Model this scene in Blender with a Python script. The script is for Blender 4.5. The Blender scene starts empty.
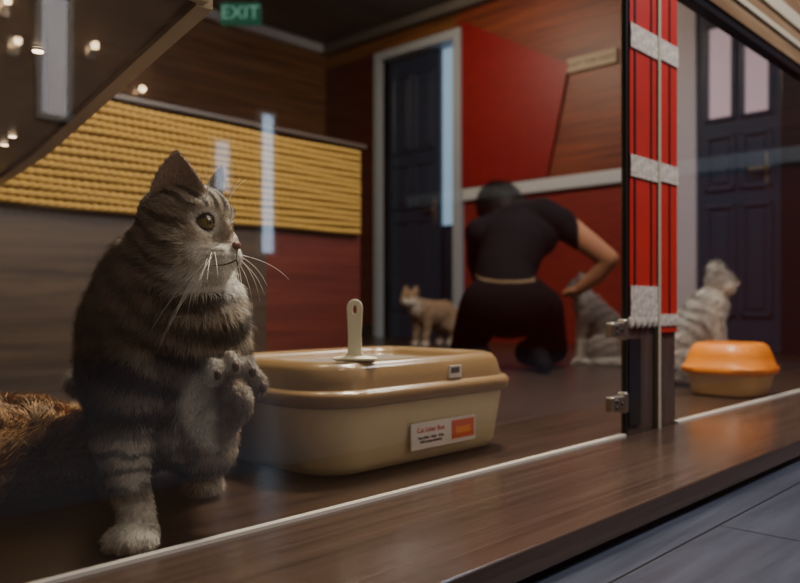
import bpy, bmesh, math, random
import numpy as np
from mathutils import Vector, Matrix, noise, Euler
random.seed(4); np.random.seed(4)
SC = bpy.context.scene
COL = SC.collection
YAW = math.radians(-46.6)

# ---------------------------------------------------------------- helpers
def link(o):
    COL.objects.link(o); return o
def setin(n, k, v):
    if k in n.inputs: n.inputs[k].default_value = v
def mat(name, c, rough=0.5, metal=0.0, emit=None, es=0.0, coat=0.0, bump=0.0, bscale=200, var=0.0, sss=0.0):
    m = bpy.data.materials.new(name); m.use_nodes = True
    nt = m.node_tree; b = nt.nodes['Principled BSDF']
    setin(b, 'Base Color', (*c, 1)); setin(b, 'Roughness', rough); setin(b, 'Metallic', metal)
    setin(b, 'Coat Weight', coat); setin(b, 'Subsurface Weight', sss)
    if sss: setin(b, 'Subsurface Scale', 0.02)
    if emit: setin(b, 'Emission Color', (*emit, 1)); setin(b, 'Emission Strength', es)
    tc = nt.nodes.new('ShaderNodeTexCoord')
    n = nt.nodes.new('ShaderNodeTexNoise'); setin(n, 'Scale', bscale); setin(n, 'Detail', 4)
    nt.links.new(tc.outputs['Object'], n.inputs['Vector'])
    if bump:
        bp = nt.nodes.new('ShaderNodeBump'); setin(bp, 'Strength', bump); setin(bp, 'Distance', 0.002)
        nt.links.new(n.outputs['Fac'], bp.inputs['Height']); nt.links.new(bp.outputs['Normal'], b.inputs['Normal'])
    if var:
        r = nt.nodes.new('ShaderNodeValToRGB')
        r.color_ramp.elements[0].position = .3; r.color_ramp.elements[1].position = .7
        r.color_ramp.elements[0].color = (*[x*(1-var) for x in c], 1)
        r.color_ramp.elements[1].color = (*[min(1, x*(1+var)) for x in c], 1)
        nt.links.new(n.outputs['Fac'], r.inputs['Fac']); nt.links.new(r.outputs['Color'], b.inputs['Base Color'])
    return m
def wood(name, c1, c2, scale, rough=0.3, planks=None, bump=0.15, coat=0.0):
    m = bpy.data.materials.new(name); m.use_nodes = True
    nt = m.node_tree; b = nt.nodes['Principled BSDF']; setin(b, 'Roughness', rough); setin(b, 'Coat Weight', coat)
    tc = nt.nodes.new('ShaderNodeTexCoord'); mp = nt.nodes.new('ShaderNodeMapping')
    mp.inputs['Scale'].default_value = scale
    n = nt.nodes.new('ShaderNodeTexNoise'); setin(n, 'Scale', 1.0); setin(n, 'Detail', 6); setin(n, 'Roughness', .65); setin(n, 'Distortion', .4)
    r = nt.nodes.new('ShaderNodeValToRGB'); e = r.color_ramp.elements
    e[0].position = .35; e[0].color = (*c1, 1); e[1].position = .68; e[1].color = (*c2, 1)
    L = nt.links.new
    L(tc.outputs['Object'], mp.inputs['Vector']); L(mp.outputs['Vector'], n.inputs['Vector']); L(n.outputs['Fac'], r.inputs['Fac'])
    out = r.outputs['Color']
    if planks:
        br = nt.nodes.new('ShaderNodeTexBrick')
        setin(br, 'Scale', 1.0); setin(br, 'Brick Width', planks[0]); setin(br, 'Row Height', planks[1]); setin(br, 'Mortar Size', .002)
        setin(br, 'Color1', (1, 1, 1, 1)); setin(br, 'Color2', (.75, .75, .75, 1)); setin(br, 'Mortar', (.12, .12, .12, 1))
        L(tc.outputs['Object'], br.inputs['Vector'])
        mx = nt.nodes.new('ShaderNodeMixRGB'); mx.blend_type = 'MULTIPLY'; mx.inputs[0].default_value = 1
        L(out, mx.inputs[1]); L(br.outputs['Color'], mx.inputs[2]); out = mx.outputs[0]
    L(out, b.inputs['Base Color'])
    bp = nt.nodes.new('ShaderNodeBump'); setin(bp, 'Strength', bump); setin(bp, 'Distance', .002)
    L(n.outputs['Fac'], bp.inputs['Height']); L(bp.outputs['Normal'], b.inputs['Normal'])
    return m
def vmat(name, rough=.6, spec=.3):
    m = bpy.data.materials.new(name); m.use_nodes = True
    nt = m.node_tree; b = nt.nodes['Principled BSDF']; setin(b, 'Roughness', rough); setin(b, 'Specular IOR Level', spec)
    a = nt.nodes.new('ShaderNodeAttribute'); a.attribute_name = 'Col'
    nt.links.new(a.outputs['Color'], b.inputs['Base Color'])
    return m
def obj(name, verts, faces, m=None, smooth=False):
    me = bpy.data.meshes.new(name); me.from_pydata([tuple(v) for v in verts], [], faces); me.update()
    if m: me.materials.append(m)
    if smooth: me.polygons.foreach_set('use_smooth', [True]*len(me.polygons))
    return link(bpy.data.objects.new(name, me))
def box(name, x0, x1, y0, y1, z0, z1, m, bev=0.0):
    cx, cy, cz = (x0+x1)/2, (y0+y1)/2, (z0+z1)/2
    a, b, c = (x1-x0)/2, (y1-y0)/2, (z1-z0)/2
    v = [(i*a, j*b, k*c) for i in (-1, 1) for j in (-1, 1) for k in (-1, 1)]
    f = [(0, 1, 3, 2), (4, 6, 7, 5), (0, 4, 5, 1), (2, 3, 7, 6), (0, 2, 6, 4), (1, 5, 7, 3)]
    o = obj(name, v, f, m); o.location = (cx, cy, cz)
    if bev:
        md = o.modifiers.new('b', 'BEVEL'); md.width = bev; md.segments = 3
    return o
def prism(name, pts, z0, z1, m):
    n = len(pts)
    v = [(x, y, z0) for x, y in pts]+[(x, y, z1) for x, y in pts]
    f = [tuple(range(n))[::-1], tuple(range(n, 2*n))]+[(i, (i+1) % n, n+(i+1) % n, n+i) for i in range(n)]
    return obj(name, v, f, m)
def group(name, objs, loc=(0, 0, 0)):
    e = bpy.data.objects.new(name, None); e.empty_display_size = .05; link(e); e.location = loc
    inv = Matrix.Translation(loc).inverted()
    for o in objs:
        if o.parent is None:
            o.parent = e; o.matrix_parent_inverse = inv
    return e

# blobs ---------------------------------------------------------------
def ell(c, r, rot=None):
    R = rot.to_4x4() if rot else Matrix.Identity(4)
    return Matrix.Translation(c) @ R @ Matrix.Diagonal((*r, 1))
def chain(pts, flat=None):
    out = []
    for (a, b) in zip(pts[:-1], pts[1:]):
        A, B = Vector(a[:3]), Vector(b[:3]); L = (B-A).length
        n = max(2, int(L/(min(a[3], b[3])*.35))+1)
        for i in range(n+1):
            k = i/n; r = a[3]*(1-k)+b[3]*k
            out.append(ell(A.lerp(B, k), (r, r, r)))
    return out
def blob(name, parts, voxel, smooth=6, m=None):
    bm = bmesh.new()
    for M in parts: bmesh.ops.create_icosphere(bm, subdivisions=3, radius=1, matrix=M)
    me = bpy.data.meshes.new(name+'_t'); bm.to_mesh(me); bm.free()
    o = link(bpy.data.objects.new(name+'_t', me))
    r = o.modifiers.new('r', 'REMESH'); r.mode = 'VOXEL'; r.voxel_size = voxel
    s = o.modifiers.new('s', 'SMOOTH'); s.factor = .5; s.iterations = smooth
    dg = bpy.context.evaluated_depsgraph_get(); dg.update()
    new = bpy.data.meshes.new_from_object(o.evaluated_get(dg)); new.name = name
    bpy.data.objects.remove(o, do_unlink=True)
    new.polygons.foreach_set('use_smooth', [True]*len(new.polygons))
    new.materials.clear()
    if m: new.materials.append(m)
    return link(bpy.data.objects.new(name, new))
def paint(o, fn):
    me = o.data
    a = me.color_attributes.new('Col', 'FLOAT_COLOR', 'POINT')
    buf = []
    for v in me.vertices:
        c = fn(v.co, v.normal); buf += [c[0], c[1], c[2], 1]
    a.data.foreach_set('color', buf)
def fur(name, src, count, lenf, flowf, colf, m, width=.0006, lift=.45):
    me = src.data; me.calc_loop_triangles()
    V = np.empty(len(me.vertices)*3); me.vertices.foreach_get('co', V); V = V.reshape(-1, 3)
    N = np.empty(len(me.vertices)*3); me.vertices.foreach_get('normal', N); N = N.reshape(-1, 3)
    T = np.empty(len(me.loop_triangles)*3, dtype=np.int32); me.loop_triangles.foreach_get('vertices', T); T = T.reshape(-1, 3)
    A = np.linalg.norm(np.cross(V[T[:, 1]]-V[T[:, 0]], V[T[:, 2]]-V[T[:, 0]]), axis=1)
    idx = np.random.choice(len(T), count, p=A/A.sum())
    u = np.random.rand(count, 2); fl = u.sum(1) > 1; u[fl] = 1-u[fl]
    w0 = 1-u.sum(1)
    def it(X): return X[T[idx, 0]]*w0[:, None]+X[T[idx, 1]]*u[:, :1]+X[T[idx, 2]]*u[:, 1:]
    P = it(V); NN = it(N)
    vs = []; fs = []; cs = []
    for i in range(count):
        p = Vector(P[i]); n = Vector(NN[i]).normalized()
        L = lenf(p)
        if L <= 0: continue
        L *= random.uniform(.7, 1.2)
        f = Vector(flowf(p)); f = f-n*f.dot(n)
        if f.length < 1e-4: f = Vector((random.random(), random.random(), 0))
        f.normalize()
        rv = Vector((random.gauss(0, 1), random.gauss(0, 1), random.gauss(0, 1)))*.16
        d1 = (f*.8+n*lift*1.3+rv).normalized(); d2 = (f+n*lift*.45+rv*1.3).normalized()
        s = n.cross(d1)+rv*1.5
        if s.length < 1e-4: s = Vector((1, 0, 0))
        s = s.normalized()*width
        m1 = p+d1*L*.5; tip = m1+d2*L*.5
        k = len(vs)
        vs += [p-s, p+s, m1-s*.8, m1+s*.8, tip]
        fs += [(k, k+1, k+3, k+2), (k+2, k+3, k+4)]
        c = colf(p, n); j = random.uniform(.7, 1.35)
        c = (c[0]*j, c[1]*j, c[2]*j)
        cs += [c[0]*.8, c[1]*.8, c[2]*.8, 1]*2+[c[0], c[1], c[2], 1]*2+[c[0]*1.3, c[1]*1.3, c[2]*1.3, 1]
    o = obj(name, vs, fs, m)
    a = o.data.color_attributes.new('Col', 'FLOAT_COLOR', 'POINT'); a.data.foreach_set('color', cs)
    return o
def mixc(a, b, k):
    k = max(0, min(1, k)); return tuple(a[i]*(1-k)+b[i]*k for i in range(3))
def sst(a, b, x):
    k = max(0, min(1, (x-a)/(b-a))); return k*k*(3-2*k)
def sphere(name, c, r, m, rot=None, sub=3):
    me = bpy.data.meshes.new(name); bm = bmesh.new()
    rr = r if isinstance(r, tuple) else (r, r, r)
    bmesh.ops.create_icosphere(bm, subdivisions=sub, radius=1, matrix=ell(c, rr, rot)); bm.to_mesh(me); bm.free()
    me.polygons.foreach_set('use_smooth', [True]*len(me.polygons)); me.materials.append(m)
    return link(bpy.data.objects.new(name, me))
def curve(name, lines, r, m):
    cu = bpy.data.curves.new(name, 'CURVE'); cu.dimensions = '3D'; cu.bevel_depth = r; cu.bevel_resolution = 1
    for L in lines:
        s = cu.splines.new('NURBS'); s.points.add(len(L)-1); s.order_u = 3; s.use_endpoint_u = True
        for i, p in enumerate(L):
            s.points[i].co = (*p, 1); s.points[i].radius = 1 if i < len(L)-1 else .25
    cu.materials.append(m)
    return link(bpy.data.objects.new(name, cu))
def text(name, body, size, m, loc, rot):
    cu = bpy.data.curves.new(name, 'FONT'); cu.body = body; cu.size = size; cu.extrude = .0003
    cu.align_x = 'CENTER'; cu.align_y = 'CENTER'; cu.materials.append(m)
    o = link(bpy.data.objects.new(name, cu)); o.location = loc; o.rotation_euler = rot
    return o

# ---------------------------------------------------------------- materials
M_floor_in = wood('cage_floor_wood', (.022, .012, .008), (.060, .034, .022), (1.5, 45, 1), .28)
M_sill = wood('sill_wood', (.05, .030, .021), (.10, .060, .042), (1.5, 60, 60), .2)
M_floor_out = wood('outer_floor_wood_sheen', (.045, .05, .072), (.085, .094, .13), (2.5, 30, 1), .28, planks=(1.4, .16))  # blue sheen of window light mixed into the plank colours
M_redwall = wood('red_wallpaper', (.15, .010, .008), (.25, .020, .014), (2, 3, 60), .5)
M_upwood = wood('upper_wall_wood', (.07, .026, .010), (.26, .110, .036), (1, 1, 26), .45)
M_upred = wood('upper_wall_red_wood', (.08, .013, .008), (.27, .060, .022), (1, 1, 32), .45)
M_darkred = wood('dark_red_panel', (.05, .009, .007), (.10, .018, .012), (1, 1, 30), .4)
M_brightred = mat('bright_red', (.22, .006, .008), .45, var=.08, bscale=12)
M_stripe = mat('post_red', (.45, .020, .014), .4, var=.08, bscale=12)
M_partition = wood('partition_wood', (.018, .011, .007), (.055, .034, .022), (1.5, 1, 26), .45)
M_white = mat('white_trim_paint', (.50, .51, .52), .45)
M_frame = mat('door_frame_paint', (.36, .40, .44), .4)
M_ceil = mat('ceiling_paint', (.11, .095, .085), .8)
M_dark = mat('dark_lacquer', (.012, .013, .016), .25)
M_soffit = mat('soffit_grey', (.045, .05, .056), .25, var=.2, bscale=6)
M_navy = mat('navy_door_paint', (.022, .040, .075), .3)
M_rope = mat('sisal_rope', (.27, .155, .026), .9, bump=.7, bscale=260, var=.55)
M_metal = mat('brushed_steel', (.40, .35, .29), .35, 1)
M_black = mat('black_seal', (.01, .01, .01), .4)
M_bead = mat('silicone_bead', (.62, .55, .47), .4)
M_cream = mat('cream_plastic', (.70, .58, .36), .32, sss=.1)
M_tan = mat('tan_plastic', (.28, .175, .078), .28, coat=.3)
M_scoop = mat('scoop_plastic', (.95, .92, .72), .35)
M_litter = mat('cat_litter', (.22, .19, .16), .9, bump=1, bscale=400, var=.5)
M_label = mat('label_paper', (.75, .7, .66), .5)
M_orange = mat('orange_plastic', (.88, .27, .015), .35)
M_lemon = mat('pale_yellow_plastic', (.72, .46, .20), .35)
M_lblred = mat('label_red', (.7, .12, .04), .5)
M_ink = mat('ink', (.03, .03, .03), .6)
M_fur = vmat('fur_strands', .55)
M_skin = vmat('fur_undercoat', .8)
M_eye = mat('eye_iris', (.22, .17, .05), .05, coat=1)
M_pupil = mat('eye_pupil', (.002, .002, .002), .03, coat=1)
M_lid = mat('eyelid_skin', (.016, .011, .008), .5)
M_nose = mat('nose_leather', (.20, .085, .065), .5)
M_whisk = mat('whisker', (1, .98, .94), .4)
M_cloth = vmat('clothes', .9, .04)
M_pad = mat('paw_pad', (.12, .07, .06), .6)

def glassmat():
    m = bpy.data.materials.new('window_glass'); m.use_nodes = True; nt = m.node_tree; nt.nodes.clear()
    o = nt.nodes.new('ShaderNodeOutputMaterial'); mx = nt.nodes.new('ShaderNodeMixShader')
    t = nt.nodes.new('ShaderNodeBsdfTransparent'); g = nt.nodes.new('ShaderNodeBsdfGlossy'); f = nt.nodes.new('ShaderNodeFresnel')
    f.inputs['IOR'].default_value = 1.95; setin(g, 'Roughness', .0); t.inputs[0].default_value = (.97, .98, .98, 1)
    L = nt.links.new
    L(f.outputs[0], mx.inputs[0]); L(t.outputs[0], mx.inputs[1]); L(g.outputs[0], mx.inputs[2]); L(mx.outputs[0], o.inputs[0])
    return m
M_glass = glassmat()

# ---------------------------------------------------------------- room shell
box('floor', -2.5, 4.72, -.26, 4.6, -.30, 0, M_floor_in)
box('floor.001', -2.5, 4.72, -3.6, -.26, -.30, -.042, M_floor_out)
o = box('trim_sill', -2.4, 4.55, -.275, -.004, -.03, .003, M_sill, .003)
box('ceiling', -2.6, 4.8, -3.7, 4.7, 2.57, 2.65, M_ceil)
box('wall_back', -2.6, 4.72, 4.51, 4.6, -.05, 2.57, M_upwood)
box('wall_left', -2.6, -2.5, -3.6, 4.51, -.3, 2.57, M_partition)
box('wall_front', -2.6, 4.72, -3.7, -3.6, -.3, 2.57, wood('front_wall_wood', (.12, .07, .045), (.34, .22, .15), (1, 1, 9), .6))
e = [box('wall_lower_a', 4.6, 4.72, -3.6, 3.0, -.05, 1.10, M_redwall),
     box('wall_upper_a', 4.6, 4.72, -3.6, 3.0, 1.10, 2.57, M_upred),
     box('wall_b', 4.6, 4.72, 3.78, 4.51, -.05, 2.37, M_darkred),
     box('wall_c', 4.6, 4.72, 3.78, 4.51, 2.37, 2.57, M_upwood),
     box('wall_header', 4.6, 4.72, 3.0, 3.78, 2.30, 2.57, M_upwood)]
group('wall_right', e)
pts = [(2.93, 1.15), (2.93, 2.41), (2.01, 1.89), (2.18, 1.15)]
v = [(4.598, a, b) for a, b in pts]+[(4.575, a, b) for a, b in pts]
obj('red_reflection_panel', v, [(0, 1, 2, 3), (7, 6, 5, 4)]+[(i, (i+1) % 4, 4+(i+1) % 4, 4+i) for i in range(4)], M_brightred)  # red reflection in the glass, built as a raised panel
box('trim_chair_rail', 4.565, 4.6, -3.5, 2.92, 1.05, 1.14, M_white, .01)
box('trim_cornice', 4.52, 4.6, -3.5, 4.5, 2.49, 2.57, M_ceil, .02)
box('trim_cornice.001', -2.4, 4.52, 4.43, 4.51, 2.49, 2.57, M_white, .02)
box('baseboard_right', 4.58, 4.6, 3.87, 4.5, 0, .1, M_dark)
g = [box('jamb_1', 4.55, 4.72, 2.93, 3.0, 0, 2.36, M_frame, .006), box('jamb_2', 4.55, 4.72, 3.78, 3.85, 0, 2.36, M_frame, .006),
     box('head', 4.55, 4.72, 3.0, 3.78, 2.29, 2.36, M_frame, .006)]
group('trim_door_frame', g)
M_blueglow = mat('gap_glow', (.3, .4, .5), .2, emit=(.36, .60, .85), es=.55)
M_pinkglow = mat('curtained_pane', (.5, .35, .38), .3, emit=(.8, .60, .70), es=.35)
def door(name, x, y0, y1, z1, m, glazed=False, hy=None):
    P = [box('slab', x, x+.045, y0, y1, .005, z1, m)]
    w = y1-y0; cols = 2; rows = [(.10, .42), (.46, .62), (.66, .94)]
    for ci in range(cols):
        a = y0+w*(.09+ci*.44); b = a+w*.37
        for ri, (za, zb) in enumerate(rows):
            A, B = za*z1, zb*z1
            t = .022
            for (p, q, r, s) in ((a, b, A, A+t), (a, b, B-t, B), (a, a+t, A, B), (b-t, b, A, B)):
                P.append(box('moulding', x-.016, x+.001, p, q, r, s, m, .005))
            if glazed and ri == 2: P.append(box('pane', x-.004, x+.001, a+t, b-t, A+t, B-t, M_pinkglow))
            else: P.append(box('panel', x-.01, x+.001, a+2*t, b-2*t, A+2*t, B-2*t, m, .008))
    if hy:
        P += [box('handle_plate', x-.008, x+.001, hy-.02, hy+.02, .92, 1.12, M_metal, .003), box('handle', x-.05, x-.035, hy-.02, hy+.10, 1.02, 1.04, M_metal, .005),
              box('handle_stem', x-.05, x, hy-.008, hy+.008, 1.02, 1.04, M_metal)]
    return group(name, P)
door('door_1', 4.66, 3.22, 3.78, 2.29, M_navy, hy=3.28)
box('door_gap_glow', 4.70, 4.715, 3.0, 3.22, .9, 2.29, M_blueglow)  # lit gap beside the door leaf, given its own glow
box('wall_hall', 4.73, 4.78, 2.8, 4.0, 0, 2.5, M_navy)
door('door_2', 4.55, .66, 1.12, 2.02, M_navy, glazed=True, hy=.72)
box('trim_door_side', 4.53, 4.6, 1.125, 1.26, 0, 2.3, mat('lavender_paint', (.48, .44, .50), .5), .006)
box('trim_door_side.001', 4.53, 4.6, .50, .655, 0, 2.3, M_dark, .006)
s_ = [box('plate', 4.575, 4.598, 1.66, 2.02, 1.83, 1.92, mat('sign_beige', (.40, .32, .22), .5), .002),
      text('lettering', 'EXIT THIS WAY', .05, M_ink, (4.573, 1.84, 1.875), (math.pi/2, 0, -math.pi/2))]
group('wall_sign', s_)
ex = Vector((2.93, 3.42, 2.14))
M_green = mat('exit_green', (.01, .10, .07), .4, emit=(.02, .5, .28), es=.08)
b0 = box('housing', -.13, .13, -.02, .02, -.07, .07, M_green, .005)
b1 = text('lettering', 'EXIT', .12, mat('exit_text', (.2, .5, .35), .4, emit=(.4, .9, .7), es=.25), (0, -.022, 0), (math.pi/2, 0, 0))
r1 = box('rod_1', -.1, -.09, -.004, .004, .07, .43, M_metal); r2 = box('rod_2', .09, .1, -.004, .004, .07, .43, M_metal)
E = bpy.data.objects.new('exit_sign', None); link(E); E.location = ex; E.rotation_euler = (0, 0, YAW)
for q in (b0, b1, r1, r2): q.parent = E

# ---------------------------------------------------------------- partition with rope panel
P = [box('backing', -2.4, 1.79, 1.63, 1.70, 0, .93, M_partition), box('backing_red', 1.79, 2.28, 1.63, 1.70, 0, .93, M_darkred),
     box('cap', -2.4, 2.29, 1.60, 1.71, .93, .945, M_partition)]
group('wall_partition', P)
rows = 15; r0 = .0122; zz = .575; K = 8; nx = 800
xs = np.linspace(-1.0, 2.26, nx); V = []; fs = []
for row in range(rows):
    z = zz+row*.0236; ph = random.random()*6
    a = 2*np.pi*np.arange(K)/K
    X, Aa = np.meshgrid(xs, a, indexing='ij')
    R = r0*(1+.22*np.cos(3*Aa-X*230+ph))
    V.append(np.stack([X, 1.615-R*np.cos(Aa), z+R*np.sin(Aa)+.003*np.sin(X*3+row*.4)+.002*np.sin(X*11+row*2)], -1).reshape(-1, 3))
    base = row*nx*K
    for i in range(nx-1):
        for k in range(K):
            p = base+i*K+k; b = base+i*K+(k+1) % K
            fs.append((p, b, b+K, p+K))
obj('rope_wall_panel', np.concatenate(V).tolist(), fs, M_rope, True)

# ---------------------------------------------------------------- reflected soffit, modelled as a solid overhead board
M_edge = mat('pale_edge_band', (.45, .38, .28), .4)
S = [prism('board', [(-1.6, .02), (.49, .02), (.72, 1.05), (.82, 1.62), (-1.6, 1.62)], .62, .66, M_soffit)]
S.append(prism('edge_band', [(.485, .02), (.506, .018), (.738, 1.05), (.838, 1.62), (.812, 1.62), (.71, 1.05)], .612, .665, M_edge))
S.append(box('front_band', -1.6, .495, .008, .02, .615, .665, M_edge))
S.append(prism('pale_reflection', [(.365, .138), (.390, .135), (.605, .644), (.58, .648)], .611, .621, mat('pale_reflection_tone', (.32, .28, .24), .5)))  # pale column of the reflection, laid on as a strip
M_glint = mat('reflected_glint', (1, .8, .6), .3, emit=(1, .72, .45), es=6)  # glowing dots added for reflected warm lights, not fittings of the board
for (x, y) in ((.432, .330), (.615, .92), (.635, 1.02)):
    bpy.ops.mesh.primitive_cylinder_add(radius=.007, depth=.006, location=(x, y, .618), vertices=20)
    c = bpy.context.object; c.name = 'reflected_glint'; c.data.materials.append(M_glint); S.append(c)
    bpy.ops.mesh.primitive_torus_add(major_radius=.009, minor_radius=.0015, location=(x, y, .618))
    c = bpy.context.object; c.name = 'glint_ring'; c.data.materials.append(M_metal); S.append(c)
group('reflected_soffit', S)

# ---------------------------------------------------------------- glazing
def pane(name, x0, x1, z0, z1):
    return obj(name, [(x0, 0, z0), (x1, 0, z0), (x1, 0, z1), (x0, 0, z1)], [(0, 1, 2, 3)], M_glass)
pane('window_1', -1.6, 1.466, .003, .975)
pane('window_3', 1.714, 4.5, .003, .975)
box('trim_bead', -1.6, 1.466, -.006, .004, 0, .007, M_bead); box('trim_bead.001', 1.714, 4.5, -.006, .004, 0, .007, M_bead)
box('trim_glass_edge', 1.470, 1.477, -.004, .004, 0, .975, M_black)
box('trim_top_rail', -1.6, 4.5, -.015, .015, .975, 1.0, M_dark, .003)
f_ = [box('fascia_board', 1.75, 4.5, -.02, .03, 1.0, 1.42, wood('fascia_wood', (.16, .09, .05), (.28, .18, .10), (2, 2, 30), .3)),
      box('fascia_strip', 1.75, 4.5, -.026, -.02, 1.045, 1.06, M_edge), box('fascia_strip_2', 1.75, 4.5, -.026, -.02, 1.10, 1.14, M_edge)]
group('upper_fascia', f_)
M_lace = mat('lace_band', (.50, .42, .35), .7, bump=1, bscale=90, var=.35)
M_postlow = wood('post_wood', (.05, .034, .028), (.10, .066, .052), (20, 20, 3), .2)
p_ = [box('core', 1.478, 1.712, .0, .012, 0, 1.5, M_postlow, .002), box('red_left', 1.482, 1.605, -.006, .0, .23, 1.5, M_stripe),
      box('red_right', 1.618, 1.708, -.006, .0, .21, 1.5, M_stripe), box('edge_line', 1.606, 1.617, -.010, .0, .0, 1.5, M_edge),
      box('dark_foot_panel', 1.484, 1.535, -.004, .0, .02, .20, M_dark)]
for (za, zb) in ((.535, .580), (.80, .85)):
    p_.append(box('band', 1.482, 1.605, -.009, -.005, za, zb, M_lace)); p_.append(box('band', 1.618, 1.708, -.009, -.005, za+.005, zb, M_lace))
for i in range(9):
    x = 1.488+i*.0265
    if abs(x-1.611) < .012: continue
    p_.append(sphere('lace', (x, -.006, .235), (.014, .004, .014), M_lace))
p_ += [box('lace', 1.482, 1.605, -.009, -.005, .235, .31, M_lace), box('lace', 1.618, 1.708, -.009, -.005, .225, .25, M_lace),
       box('stripe', 1.50, 1.506, -.008, -.005, .31, 1.5, M_darkred), box('stripe', 1.575, 1.58, -.008, -.005, .31, 1.5, M_darkred), box('stripe', 1.665, 1.67, -.008, -.005, .25, 1.5, M_darkred)]
group('support_post', p_)
def hinge(name, z):
    p = [box('plate', 1.405, 1.462, -.010, .008, z-.015, z+.015, M_metal, .004), box('knuckle', 1.454, 1.469, -.012, .010, z-.021, z+.021, M_metal, .005),
         sphere('screw_1', (1.418, -.010, z+.006), .004, M_dark), sphere('screw_2', (1.418, -.010, z-.006), .004, M_dark), sphere('screw_3', (1.440, -.010, z), .004, M_dark)]
    group(name, p)
hinge('glass_hinge', .22); hinge('glass_hinge.001', .072)

# ---------------------------------------------------------------- litter boxes
def rr_loop(cx, cy, hx, hy, r, z, n=10):
    pts = []
    for q, (sx, sy) in enumerate(((1, 1), (-1, 1), (-1, -1), (1, -1))):
        for i in range(n+1):
            a = math.pi/2*(q+i/n)
            pts.append((cx+sx*(hx-r)+r*math.cos(a), cy+sy*(hy-r)+r*math.sin(a), z))
    return pts
def tray(name, cx, cy, hx, hy, r, prof, mats):
    vs = []; fs = []; mi = []
    n = 0
    for (ins, z, m) in prof:
        L = rr_loop(cx, cy, hx-ins, hy-ins, max(.01, r-ins*.6), z); n = len(L); vs += L
    for j in range(len(prof)-1):
        for i in range(n):
            fs.append((j*n+i, j*n+(i+1) % n, (j+1)*n+(i+1) % n, (j+1)*n+i)); mi.append(prof[j][2])
    fs.append(tuple(range(n))[::-1]); mi.append(0)
    k = (len(prof)-1)*n; fs.append(tuple(range(k, k+n))); mi.append(2)
    o = obj(name, vs, fs, None, True)
    for m in mats: o.data.materials.append(m)
    o.data.polygons.foreach_set('material_index', mi)
    md = o.modifiers.new('e', 'EDGE_SPLIT'); md.split_angle = math.radians(50)
    return o
prof = [(.040, .001, 0), (.024, .006, 0), (.017, .02, 0), (.008, .08, 0), (.004, .112, 0), (-.004, .112, 1), (-.008, .116, 1), (-.009, .130, 1), (-.004, .137, 1), (.004, .139, 1),
        (.007, .150, 1), (.012, .168, 1), (.020, .178, 1), (.030, .181, 1), (.050, .178, 1), (.055, .172, 1), (.058, .165, 1), (.06, .164, 2)]
lb = tray('tub', 1.005, .29, .250, .185, .085, prof, [M_cream, M_tan, M_litter])
parts = [lb]
parts.append(box('label', .945, 1.118, .1095, .1115, .028, .073, M_label, .0005))
parts.append(box('label_photo', 1.05, 1.112, .1085, .1096, .036, .068, M_lblred)); parts.append(box('label_photo_tray', 1.06, 1.10, .1078, .1086, .044, .056, M_orange))
parts.append(text('label_title', 'Cat Litter Box', .012, M_lblred, (.995, .1090, .060), (math.pi/2, 0, 0)))
parts.append(text('label_text', 'easy clean . large . deep\nwith scoop included', .007, M_ink, (.995, .1090, .044), (math.pi/2, 0, 0)))
parts.append(box('price_sticker', 1.042, 1.075, .1075, .1115, .143, .164, M_label))
for i in range(8): parts.append(box('barcode', 1.046+i*.003, 1.0474+i*.003, .1068, .1077, .151, .161, M_ink))
group('litter_box', parts, (1.005, .29, 0))

cu = bpy.data.curves.new('handle', 'CURVE'); cu.dimensions = '2D'; cu.fill_mode = 'BOTH'; cu.extrude = .002; cu.bevel_depth = .0012; cu.bevel_resolution = 2
def poly(pts):
    s = cu.splines.new('POLY'); s.points.add(len(pts)-1)
    for i, p in enumerate(pts): s.points[i].co = (p[0], p[1], 0, 1)
    s.use_cyclic_u = True
out = [(-.030, -.001), (.030, -.001), (.028, .002), (.016, .004), (.010, .012), (.0095, .04)]
out += [(.0115*math.cos(a), .083+.0125*math.sin(a)) for a in [math.pi*i/12 for i in range(13)]]
out += [(-.0095, .04), (-.010, .012), (-.016, .004), (-.028, .002)]
poly(out); poly([(.0045*math.cos(a), .080+.009*math.sin(a)) for a in [2*math.pi*i/16 for i in range(16)]][::-1])
cu.materials.append(M_scoop)
h = link(bpy.data.objects.new('handle', cu)); h.rotation_euler = (math.pi/2, 0, 0)
foot = sphere('shoulder', (0, .0, .002), (.037, .020, .005), M_scoop)
SCOOP = link(bpy.data.objects.new('litter_scoop', None)); SCOOP.location = (.852, .146, .1825); SCOOP.rotation_euler = (0, 0, YAW)
for q in (h, foot): q.parent = SCOOP

prof2 = [(.03, .001, 0), (.018, .006, 0), (.008, .04, 0), (.004, .066, 0), (-.006, .066, 1), (-.010, .071, 1), (-.010, .085, 1), (-.002, .092, 1), (.006, .12, 1), (.018, .148, 1), (.03, .156, 1),
         (.042, .154, 1), (.046, .14, 1), (.048, .12, 2)]
o2 = tray('tub', 2.40, .134, .120, .114, .08, prof2, [M_lemon, M_orange, M_litter])
group('litter_box.001', [o2], (2.40, .134, 0))  # box mirrored in the right pane, built as a solid tub

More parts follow.
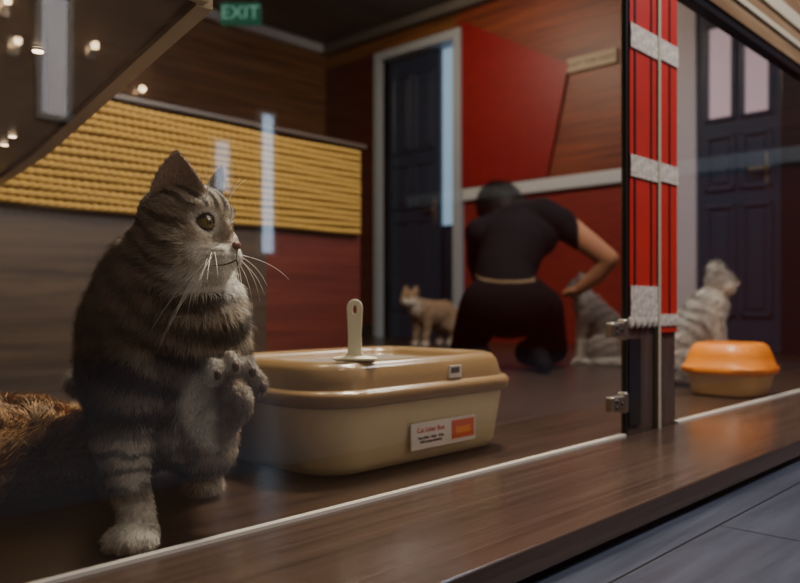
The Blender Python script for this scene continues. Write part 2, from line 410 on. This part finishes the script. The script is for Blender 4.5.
# ---------------------------------------------------------------- fluffy pet bed
def fluffy(name, c, r, count, L, base):
    o = blob(name+'_core', [ell((0, 0, .04), (r[0], r[1], .05)), ell((.02, .02, .055), (r[0]*.88, r[1]*.85, .055)), ell((-.05, 0, .065), (r[0]*.7, r[1]*.75, .055))], .01, 6, M_skin)
    for v in o.data.vertices:
        v.co.z += .012*noise.noise(v.co*14)
        if v.co.z < .002: v.co.z = .002
    def cf(p, n):
        k = .5+.8*noise.noise(p*30)+.4*noise.noise(p*80); return tuple(x*max(.25, .4+k) for x in base)
    paint(o, lambda p, n: cf(p, n))
    f = fur('pile', o, count, lambda p: L if p.z > .008 else 0, lambda p: (noise.noise(p*18), noise.noise(p*18+Vector((9, 0, 0))), -.1), cf, M_fur, .0011, .9)
    E = link(bpy.data.objects.new(name, None)); E.location = c; E.rotation_euler = (0, 0, YAW)
    o.name = 'cushion'; o.parent = E; f.parent = E
fluffy('fluffy_pet_bed', (.400, .560, 0), (.265, .165), 38000, .028, (.34, .19, .075))

# ---------------------------------------------------------------- main cat
F = Vector((.945, -.325, -.03)).normalized(); Eo = Vector((.325, .945, 0)).normalized(); W = Eo.cross(F).normalized()
if W.z < 0: W = -W
H = Vector((.003, 0, .370))
HR = Matrix((F, Eo, W)).transposed()
def hp(f, e, w): return H+F*f+Eo*e+W*w
def hell(f, e, w, r): return ell(hp(f, e, w), r, HR)
parts = [hell(-.012, 0, .006, (.055, .058, .050)), hell(.012, 0, .014, (.038, .042, .035)),
         hell(.002, -.030, -.028, (.044, .039, .039)), hell(.002, .030, -.028, (.044, .039, .039)),
         hell(.030, 0, -.008, (.027, .018, .024)), hell(.040, -.013, -.038, (.023, .020, .018)), hell(.040, .013, -.038, (.023, .020, .018)),
         hell(.036, 0, -.058, (.020, .019, .014)), hell(.054, 0, -.028, (.011, .011, .010)), hell(.025, -.026, .020, (.018, .018, .011)), hell(.025, .026, .020, (.018, .018, .011)), hell(.0, 0, -.045, (.050, .050, .036)),
         hell(.023, -.034, -.023, (.020, .016, .017)), hell(.023, .034, -.023, (.020, .016, .017))]
body = chain([(-.028, .02, .335, .060), (-.048, .045, .285, .082), (-.070, .08, .235, .095), (-.088, .14, .18, .104), (-.100, .22, .135, .110), (-.105, .28, .12, .100)])
body += chain([(-.000, .03, .30, .050), (.002, .02, .245, .064), (-.004, .03, .185, .068), (-.03, .06, .13, .06)])
body += [ell((-.055, .09, .15), (.085, .10, .09)), ell((-.045, .03, .215), (.075, .06, .08))]
legA = chain([(-.060, .01, .20, .050), (-.070, -.02, .15, .042), (-.070, -.042, .10, .031), (-.052, -.075, .062, .0225), (-.034, -.100, .035, .0195), (-.030, -.110, .022, .0205)])
legA += [ell((-.029, -.122, .016), (.026, .029, .0155))]+[ell((-.029+dx, -.143+abs(dx)*.35, .012), (.009, .013, .011)) for dx in (-.021, -.007, .007, .021)]
legB = chain([(.0, .02, .215, .048), (.000, .006, .160, .042), (.000, -.010, .115, .034), (.020, -.020, .110, .027), (.042, -.024, .126, .025)])
PC = Vector((.057, -.026, .150))
legB += [ell(PC, (.036, .020, .032), Matrix.Rotation(YAW*.9, 3, 'Z'))]
toes = []
for i, a in enumerate((-54, -18, 17, 52)):
    a = math.radians(a+18); u = Vector((.72, .69, 0)).normalized()
    c = PC+Vector((0, -.003, .006))+u*math.sin(a)*.042+Vector((0, 0, 1))*math.cos(a)*.042
    toes.append(c); legB.append(ell(c, (.0125, .0125, .018), Matrix.Rotation(-YAW, 3, 'Z')))
hind = chain([(-.04, .14, .10, .065), (-.02, .13, .07, .045), (-.025, .15, .03, .022)])+[ell((-.018, .135, .016), (.022, .036, .016))]
hind += [ell((-.135, .22, .085), (.048, .09, .075))]+chain([(-.14, .16, .03, .026), (-.125, .10, .018, .019)])
tail = chain([(-.12, .36, .10, .030), (-.17, .40, .125, .025), (-.24, .40, .135, .023), (-.29, .36, .135, .018)])
cat = blob('body', parts+body+legA+legB+hind+tail, .0036, 6, M_skin)
EYN = hp(.0375, -.0275, .001); EYF = hp(.0375, .0275, .001)
BR = (.27, .205, .145); DK = (.014, .010, .008); LT = (.60, .54, .46); WH = (.95, .93, .88)
def catcol(p, n):
    q = p-H; f, e, w = q.dot(F), q.dot(Eo), q.dot(W); ae = abs(e)
    nz = noise.noise(p*25); nf = noise.noise(p*90)
    d = (p-Vector((.03, -.03, .36))).length
    st = math.sin(d*2*math.pi/.038+3.6*noise.noise(p*10)+1.1*nz)
    k = sst(-.35, .30, st)
    base = mixc(BR, LT, .30+.5*nf)
    c = mixc(base, DK, k*.92)
    back = sst(-.05, -.11, p.x+.25*(p.z-.2))
    c = mixc(c, DK, back*.72)
    low = sst(.20, .14, p.z)*sst(-.05, .0, p.x); c = mixc(c, BR, low*.4)
    if p.y < -.025 and p.z < .13 and p.x < .0:
        st = math.sin(p.z*2*math.pi/.024+3*nz+2*noise.noise(p*45)); lb_ = mixc(LT, WH, .3+sst(.06, .02, p.z)*.6)
        c = mixc(lb_, DK, sst(.0, .7, st)*.65*sst(.025, .06, p.z))
    pw = (p-PC).length
    if pw < .070:
        c2 = mixc(mixc(BR, LT, .1+.5*nf), DK, .15); lft = sst(-.006, -.024, (p-PC).x); c2 = mixc(c2, WH, lft*.95+.35*sst(.03, .045, (p-PC).z))
        c = mixc(c2, c, sst(.050, .070, pw))
    if p.z < .04 and p.y > .05: c = mixc(LT, BR, .3)
    hm = sst(.108, .082, q.length) if q.z > -.085 else 0
    if hm > 0:
        hb = mixc(BR, LT, .60+.5*nf)
        s1 = math.sin(ae*2*math.pi/.0145+.8+1.2*nz)
        fore = sst(.014, .024, w)
        hc = mixc(hb, DK, fore*sst(-.2, .4, s1)*.92)
        cr = sst(.045, .058, w)*.3*(1-sst(0, .05, f)); hc = mixc(hc, DK, cr)
        s2 = math.sin((w+.45*f)*2*math.pi/.023+1.2+1.4*nz)
        side = sst(.034, .010, f)*sst(.024, .005, w); hc = mixc(hc, DK, side*sst(.0, .5, s2)*.9)
        mz = sst(.024, .040, f)*sst(-.020, -.030, w); hc = mixc(hc, WH, mz*.97)
        ch = sst(-.048, -.058, w)*sst(-.01, .01, f); hc = mixc(hc, WH, ch*.9)
        br = sst(.031, .043, f)*sst(.012, .005, ae)*sst(-.03, -.02, w)*sst(.012, -.008, w); hc = mixc(hc, (.34, .22, .14), br*.5)
        de = min((p-EYN).length, (p-EYF).length)
        hc = mixc(hc, WH, .8*sst(.021, .016, de)); hc = mixc(hc, DK, sst(.0132, .0115, de))
        t2 = abs(w+.003+.25*(f-.03)); hc = mixc(hc, DK, .9*sst(.005, .002, t2)*sst(.030, .018, f)*sst(-.030, -.015, f))
        wd = sst(.0025, .001, abs(abs(w+.036)-.0035))*sst(.038, .048, f)*.4; hc = mixc(hc, DK, wd)
        c = mixc(c, hc, hm)
    return c
paint(cat, catcol)
def catlen(p):
    q = p-H
    if q.length < .090:
        f, e, w = q.dot(F), q.dot(Eo), q.dot(W)
        if min((p-EYN).length, (p-EYF).length) < .0112: return 0
        if f > .060 and w > -.038: return 0
        if f > .030: return .0040
        return .0080 if w > -.02 else .015
    if p.y < -.04 and p.z < .11: return .0070
    if (p-PC).length < .064: return .0060
    return .020
def catflow(p):
    q = p-H
    if q.length < .09: return (p-hp(.075, 0, -.02))
    return (p-Vector((.03, -.02, .42))).normalized()+Vector((0, .1, -.9))
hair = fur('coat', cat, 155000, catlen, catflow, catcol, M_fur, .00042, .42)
kids = [cat, hair]
def ear(sgn, h=.056, w=.031):
    vs = []; fs = []; nu, nv = 13, 11
    base = hp(.002, sgn*.034, .038)
    up = (W*.95+Eo*sgn*.26+F*.10).normalized(); sd = (Eo*.60*sgn-F*.80).normalized(); out = up.cross(sd).normalized()
    if out.dot(F) < 0: out = -out
    for j in range(nv):
        v = j/(nv-1)
        for i in range(nu):
            u = -1+2*i/(nu-1)
            ww = w*(1-v**1.8)+.002
            vs.append(base+up*(h*v-.008)+sd*u*ww-out*(1-u*u)*.017*(1-v)**.8+out*.006)
    for j in range(nv-1):
        for i in range(nu-1):
            a = j*nu+i; fs.append((a, a+1, a+nu+1, a+nu))
    o = obj('ear', vs, fs, M_skin, True)
    md = o.modifiers.new('s', 'SOLIDIFY'); md.thickness = .0022; md.offset = 0
    dg = bpy.context.evaluated_depsgraph_get(); dg.update()
    me = bpy.data.meshes.new_from_object(o.evaluated_get(dg)); o.modifiers.clear(); o.data = me
    def cf(p, n):
        inner = n.dot(out) > .15
        v = (p-base).dot(up)/h
        if inner: return mixc((.50, .36, .29), LT, .7*abs(noise.noise(p*200)))
        return mixc(mixc(BR, LT, .6), DK, .05+.5*sst(.75, .98, v))
    paint(o, cf)
    f = fur('ear_fur', o, 3500, lambda p: .0055, lambda p: up+sd*.3, cf, M_fur, .0004, .3)
    return [o, f]
kids += ear(-1)+ear(1)
def lidshell(cc, r, d, up_, rt, upper):
    vs = []; fs = []; nu, nv = 16, 6
    for j in range(nv):
        for i in range(nu):
            lon = -1.5+3.0*i/(nu-1)
            edge = (.50 if upper else -.68)*math.cos(lon*.95)**.8 if abs(lon*.95) < 1.57 else 0
            lat = edge+(1.45 if upper else -1.45)*j/(nv-1)
            vs.append(cc+(d*math.cos(lat)*math.cos(lon)+rt*math.cos(lat)*math.sin(lon)+up_*math.sin(lat))*r)
    for j in range(nv-1):
        for i in range(nu-1):
            a = j*nu+i; fs.append((a, a+1, a+nu+1, a+nu))
    o = obj('eyelid', vs, fs, M_lid, True); return o
for c, sgn in ((EYN, -1), (EYF, 1)):
    d = (F*.88+Eo*sgn*.46+W*.03).normalized()
    cc = c-d*.0042
    kids.append(sphere('eyeball', cc, .0108, M_eye))
    dl = (d+F*.40).normalized(); RL = dl.to_track_quat('Z', 'Y').to_matrix()
    kids.append(sphere('pupil', cc+dl*.0056, (.0062, .0066, .0056), M_pupil, RL))
    up_ = (W-d*W.dot(d)).normalized(); rt = d.cross(up_)
    kids.append(lidshell(cc, .0117, d, up_, rt, True)); kids.append(lidshell(cc, .0117, d, up_, rt, False))
kids.append(sphere('nose', hp(.0645, 0, -.0245), (.0045, .0078, .0055), M_nose, HR))
kids.append(curve('mouth', [[hp(.0655, 0, -.029), hp(.065, 0, -.041)], [hp(.064, 0, -.0420), hp(.062, -.012, -.050), hp(.049, -.028, -.051)], [hp(.064, 0, -.0420), hp(.062, .012, -.050), hp(.049, .028, -.051)]], .0010, M_lid))
wl = []
for sgn in (-1, 1):
    for i in range(10):
        a = hp(.050-.003*(i % 3), sgn*.027, -.034-.0028*(i//2))
        L = random.uniform(.07, .11); k = (i-4.5)/4.5
        m = a+Eo*sgn*L*.42+F*L*(-.02-.32*k)+W*(-.006-.004*i)
        t = a+Eo*sgn*L*.60+F*L*(-.10-.55*k)+W*(-.030-.009*i)
        wl.append([a, m, t])
    for i in range(2):
        a = hp(.034, sgn*.024, .024); wl.append([a, a+W*.025+F*.006, a+W*.04+Eo*sgn*(.012+.012*i)+F*.012])
kids.append(curve('whiskers', wl, .00042, M_whisk))
nrm = Vector((.727, -.687, 0))
for c in toes: kids.append(sphere('toe_pad', c+nrm*.0115-Vector((0, 0, .003)), (.0050, .0050, .0066), M_pad))
kids.append(sphere('palm_pad', PC+Vector((0, 0, -.004))+nrm*.0180, (.0150, .0150, .012), M_pad))
CAT = link(bpy.data.objects.new('tabby_cat', None)); CAT.location = (.531, .108, 0); CAT.rotation_euler = (0, 0, YAW)
for q in kids: q.parent = CAT

# ---------------------------------------------------------------- other cats (face +x)
def othercat(name, pose, loc, yaw, sc, base, dark, light, n=14000, look=0):
    if pose == 'sit':
        pr = [ell((-.06, 0, .10), (.10, .085, .10))]+chain([(-.045, 0, .13, .080), (.02, 0, .20, .068), (.05, 0, .25, .056), (.07, 0, .29, .045)])
        hc = Vector((.09, 0, .330+look*.01))
        for s in (-1, 1):
            pr += chain([(.055, s*.03, .22, .034), (.075, s*.032, .12, .021), (.080, s*.032, .06, .016), (.082, s*.032, .02, .015)])+[ell((.095, s*.032, .013), (.022, .016, .013))]
            pr += [ell((-.02, s*.062, .075), (.072, .036, .065)), ell((.04, s*.068, .015), (.038, .017, .015))]
        pr += chain([(-.14, 0, .04, .026), (-.15, .08, .025, .021), (-.08, .13, .02, .018), (.0, .12, .018, .014)])
    else:
        hc = Vector((.205, 0, .285))
        pr = chain([(-.15, 0, .205, .060), (-.03, 0, .195, .066), (.09, 0, .21, .062), (.14, 0, .235, .05), (.18, 0, .27, .042)])
        for s in (-1, 1):
            pr += chain([(.10, s*.035, .20, .034), (.085, s*.036, .125, .019), (.10, s*.036, .065, .0145), (.098, s*.036, .02, .013)])+[ell((.11, s*.036, .012), (.021, .015, .012))]
            pr += chain([(-.15, s*.035, .19, .045), (-.10, s*.045, .125, .030), (-.175, s*.042, .080, .0155), (-.16, s*.042, .02, .0135)])+[ell((-.148, s*.042, .012), (.022, .015, .012))]
        pr += chain([(-.20, 0, .22, .018), (-.27, 0, .20, .015), (-.33, .02, .13, .013), (-.37, .03, .09, .011)])
    pr += [ell(hc, (.050, .052, .046)), ell(hc+Vector((.012, -.024, -.016)), (.032, .028, .026)), ell(hc+Vector((.012, .024, -.016)), (.032, .028, .026)),
           ell(hc+Vector((.042, 0, -.018+look*.01)), (.020, .022, .015)), ell(hc+Vector((.035, 0, -.032)), (.014, .014, .010))]
    for s in (-1, 1): pr += chain([(hc.x-.008, s*.030, hc.z+.028, .019), (hc.x-.010, s*.036, hc.z+.052, .011), (hc.x-.010, s*.040, hc.z+.070, .004)])
    o = blob('body', pr, .005, 5, M_skin)
    def cf(p, n_):
        st = math.sin((p-hc).length*2*math.pi/.04+2.5*noise.noise(p*12))
        c = mixc(base, dark, sst(0, .6, st)*.7)
        c = mixc(c, light, sst(.02, -.03, p.z-hc.z)*sst(hc.x-.07, hc.x, p.x)*.9)
        c = mixc(c, light, sst(.05, .02, p.z)*.7)
        return c
    paint(o, cf)
    f = fur('coat', o, n, lambda p: 0 if (p-hc).x > .05 else (.009 if (p-hc).length < .065 else .024), lambda p: (-.6, 0, -.6), cf, M_fur, .0009, .55)
    K = [o, f]
    for s in (-1, 1):
        K.append(sphere('eye', hc+Vector((.043, s*.021, .004)), .0085, M_eye)); K.append(sphere('pupil', hc+Vector((.0475, s*.0225, .004)), .0058, M_pupil))
    K.append(sphere('nose', hc+Vector((.062, 0, -.012+look*.01)), .004, M_nose))
    E = link(bpy.data.objects.new(name, None)); E.location = loc; E.rotation_euler = (0, 0, yaw); E.scale = (sc, sc, sc)
    for q in K: q.parent = E
othercat('grey_cat_reflection', 'sit', (2.62, .345, 0), YAW-.15, 1.03, (.50, .49, .48), (.11, .11, .11), (.80, .78, .75), 28000, 1)  # cat mirrored in the right pane, modelled as a solid animal
D = 5.2; X = 30/778*D
othercat('ginger_cat', 'stand', (.727*D+.687*X, -.759+.687*D-.727*X, 0), YAW+math.pi+.9, 1.1, (.42, .29, .18), (.20, .12, .07), (.80, .72, .60))

# ---------------------------------------------------------------- kneeling person: a mirrored figure modelled as solid
PX = (2.665, 1.08, 0)
pp = [ell((-.05, 0, .27), (.20, .14, .14))]
pp += chain([(-.060, .02, .30, .140), (-.055, .07, .41, .128), (-.01, .14, .52, .138), (.03, .18, .59, .11)])
pp += [ell((.01, .16, .56), (.18, .105, .115))]+chain([(-.150, .17, .580, .066), (.02, .20, .64, .080), (.12, .18, .66, .078), (.200, .16, .625, .066)])
pp += chain([(-.01, .22, .65, .060), (-.035, .25, .685, .05)])
hd = Vector((-.05, .28, .70))
pp += [ell(hd, (.075, .088, .100)), ell(hd+Vector((.015, .075, -.045)), (.045, .035, .045)), ell(hd+Vector((.02, .10, -.02)), (.012, .018, .02)),
       ell(hd+Vector((-.078, .01, -.01)), (.012, .02, .03)), ell(hd+Vector((.078, 0, -.01)), (.012, .02, .03))]
pp += chain([(.205, .16, .615, .062), (.30, .13, .54, .052), (.392, .10, .465, .042), (.35, .14, .395, .036), (.290, .19, .345, .026)])
pp += [ell((.265, .215, .332), (.034, .038, .018))]
for i in range(4):
    a = Vector((.282-.016*i, .235, .330)); pp += chain([(*a, .0095), (*(a+Vector((.015, .035, .004))), .009), (*(a+Vector((.035, .058-.004*i, -.012))), .008)])
pp += chain([(.245, .20, .328, .011), (.225, .225, .318, .0095), (.235, .25, .308, .0085)])
pp += chain([(-.150, .18, .565, .058), (-.15, .27, .46, .047), (-.12, .35, .37, .040), (-.04, .40, .34, .034), (.07, .43, .33, .026)])
pp += [ell((.105, .43, .328), (.038, .034, .018))]
for i in range(4):
    a = Vector((.13, .405+.016*i, .327)); pp += chain([(*a, .0095), (*(a+Vector((.04, 0, .002))), .009), (*(a+Vector((.066-.004*i, -.004, -.014))), .008)])
pp += chain([(.10, .40, .325, .011), (.13, .38, .318, .0095), (.155, .375, .31, .0085)])
for (a, b) in (((-.15, .02, .25), (-.20, .36, .07)), ((.08, .03, .25), (.20, .34, .07))):
    xa = a[0]-.01
    pp += chain([(*a, .105), (*b, .068)])+chain([(*b, .066), (xa-.01, .16, .066, .060), (xa, -.04, .056, .044), (xa, -.10, .047, .038), (xa, -.17, .031, .030)])
per = blob('figure', pp, .0065, 4, M_cloth)
SK = (.27, .13, .08); SH = (.006, .006, .008); TR = (.006, .005, .006)
def pc(p, n):
    if (p-hd).length < .125 and p.y > .26: return SK
    if p.x > .262 and p.z > .25: return SK
    if p.x > .20 and .28 < p.z < .37 and p.y > .12: return SK
    if p.y > .33 and p.z > .29 and p.z < .42 and p.x < .25: return SK
    if .384 < p.z-.25*p.y < .393 and p.x < .05 and p.y < .1: return (.11, .075, .045)
    return SH if p.z > .37 else TR
paint(per, pc)
hb = [ell(hd+Vector((-.002, -.018, .018)), (.094, .090, .098)), ell(hd+Vector((.0, -.055, -.03)), (.080, .055, .065)), ell(hd+Vector((.06, -.070, .005)), (.050, .045, .050))]
hr = blob('hair', hb, .007, 4, M_cloth); paint(hr, lambda p, n: (.008, .006, .006))
hrs = fur('hair_strands', hr, 9000, lambda p: .035, lambda p: (.3, -.3, -1), lambda p, n: (.009, .007, .006), M_fur, .0012, .25)
ey = [sphere('eye', hd+Vector((.015+s*.03, .088, .005)), .010, M_pupil) for s in (-1, 1)]
mo = sphere('mouth', hd+Vector((.02, .108, -.055)), (.02, .006, .005), M_nose)
PER = link(bpy.data.objects.new('person_reflection', None)); PER.location = PX; PER.rotation_euler = (0, 0, YAW)
for q in [per, hr, hrs, mo]+ey: q.parent = PER
lc = Vector((.42, .36)); c_, s_n = math.cos(YAW), math.sin(YAW)
othercat('silver_cat', 'sit', (PX[0]+c_*lc.x-s_n*lc.y, PX[1]+s_n*lc.x+c_*lc.y, 0), YAW+math.pi-.3, 1.05, (.26, .23, .21), (.10, .09, .08), (.42, .38, .34))

# ---------------------------------------------------------------- windows behind the viewer, lights
M_day = mat('daylight_pane', (.6, .7, .8), .3, emit=(.55, .75, 1), es=5)
M_day2 = mat('daylight_pane_soft', (.6, .7, .8), .3, emit=(.85, .75, .8), es=1.8)
M_day3 = mat('daylight_pane_dim', (.6, .7, .8), .3, emit=(.6, .75, 1), es=3)
def win(name, x0, x1, z0, z1, m):
    t = .03
    group(name, [box('pane', x0, x1, -3.6, -3.585, z0, z1, m), box('frame_l', x0-t, x0, -3.6, -3.57, z0-t, z1+t, M_white), box('frame_r', x1, x1+t, -3.6, -3.57, z0-t, z1+t, M_white),
      box('frame_t', x0, x1, -3.6, -3.57, z1, z1+t, M_white), box('frame_b', x0, x1, -3.6, -3.57, z0-t, z0, M_white)])
win('window_4', 3.21, 3.31, .63, 1.58, M_day)
win('window_5', 2.84, 2.95, 1.02, 1.34, M_day3)
win('window_6', 1.74, 1.88, 1.32, 2.2, M_day2)
M_bulb = mat('warm_bulb', (1, .8, .6), .4, emit=(1, .72, .42), es=45)
for i, (x, z) in enumerate(((1.60, 1.66), (2.02, 1.74), (1.42, 1.20), (2.31, 1.55), (1.55, 1.86))):
    group('wall_lamp', [box('backplate', x-.03, x+.03, -3.6, -3.588, z-.06, z+.04, M_metal, .004), box('arm', x-.006, x+.006, -3.59, -3.54, z-.03, z-.018, M_metal), sphere('bulb', (x, -3.535, z+.005), .018, M_bulb)], (x, -3.57, z))
def area(name, loc, tgt, size, power, col):
    l = bpy.data.lights.new(name, 'AREA'); l.size = size; l.energy = power; l.color = col
    o = link(bpy.data.objects.new(name, l)); o.location = loc
    o.rotation_euler = (Vector(tgt)-Vector(loc)).to_track_quat('-Z', 'Y').to_euler()
area('lamp_key', (1.7, .30, 2.2), (.7, .25, .2), .36, 84, (1, .87, .70))
area('fill_viewer_side', (2.3, -.95, 2.45), (.75, .15, .2), .45, 72, (1, .95, .88))  # added fill from the viewer's side, no fixture
area('fill_back_wall', (3.2, 2.4, 2.4), (4.6, 2.0, 1.1), .7, 27, (1, .78, .56))  # added wash to brighten the end wall, no fixture
area('lamp_rope', (.9, .75, 2.3), (.9, 1.6, .7), .35, 11, (1, .85, .55))
area('fill_cage_right', (3.0, .6, 2.3), (2.6, .25, .1), .4, 24, (1, .95, .9))  # added light to lift the right-hand cat and door
area('lamp_daylight', (2.9, -1.5, 2.5), (1.7, -.6, 0), .7, 34, (.45, .66, 1))
area('fill_front_wall', (1.8, -2.4, 2.45), (2.2, -3.6, 1.0), .8, 48, (1, .85, .7))  # added light on the front wall, for haze in the glass
w = bpy.data.worlds.new('world'); SC.world = w; w.use_nodes = True
w.node_tree.nodes['Background'].inputs[0].default_value = (.05, .06, .08, 1); w.node_tree.nodes['Background'].inputs[1].default_value = .5

cam = bpy.data.cameras.new('camera'); cam.lens = 35; cam.sensor_width = 36; cam.shift_y = .0169
cam.clip_start = .01; cam.dof.use_dof = True; cam.dof.focus_distance = .98; cam.dof.aperture_fstop = 4.0
C = link(bpy.data.objects.new('camera', cam)); C.location = (0, -.759, .27); C.rotation_euler = (math.pi/2, 0, YAW)
SC.camera = C
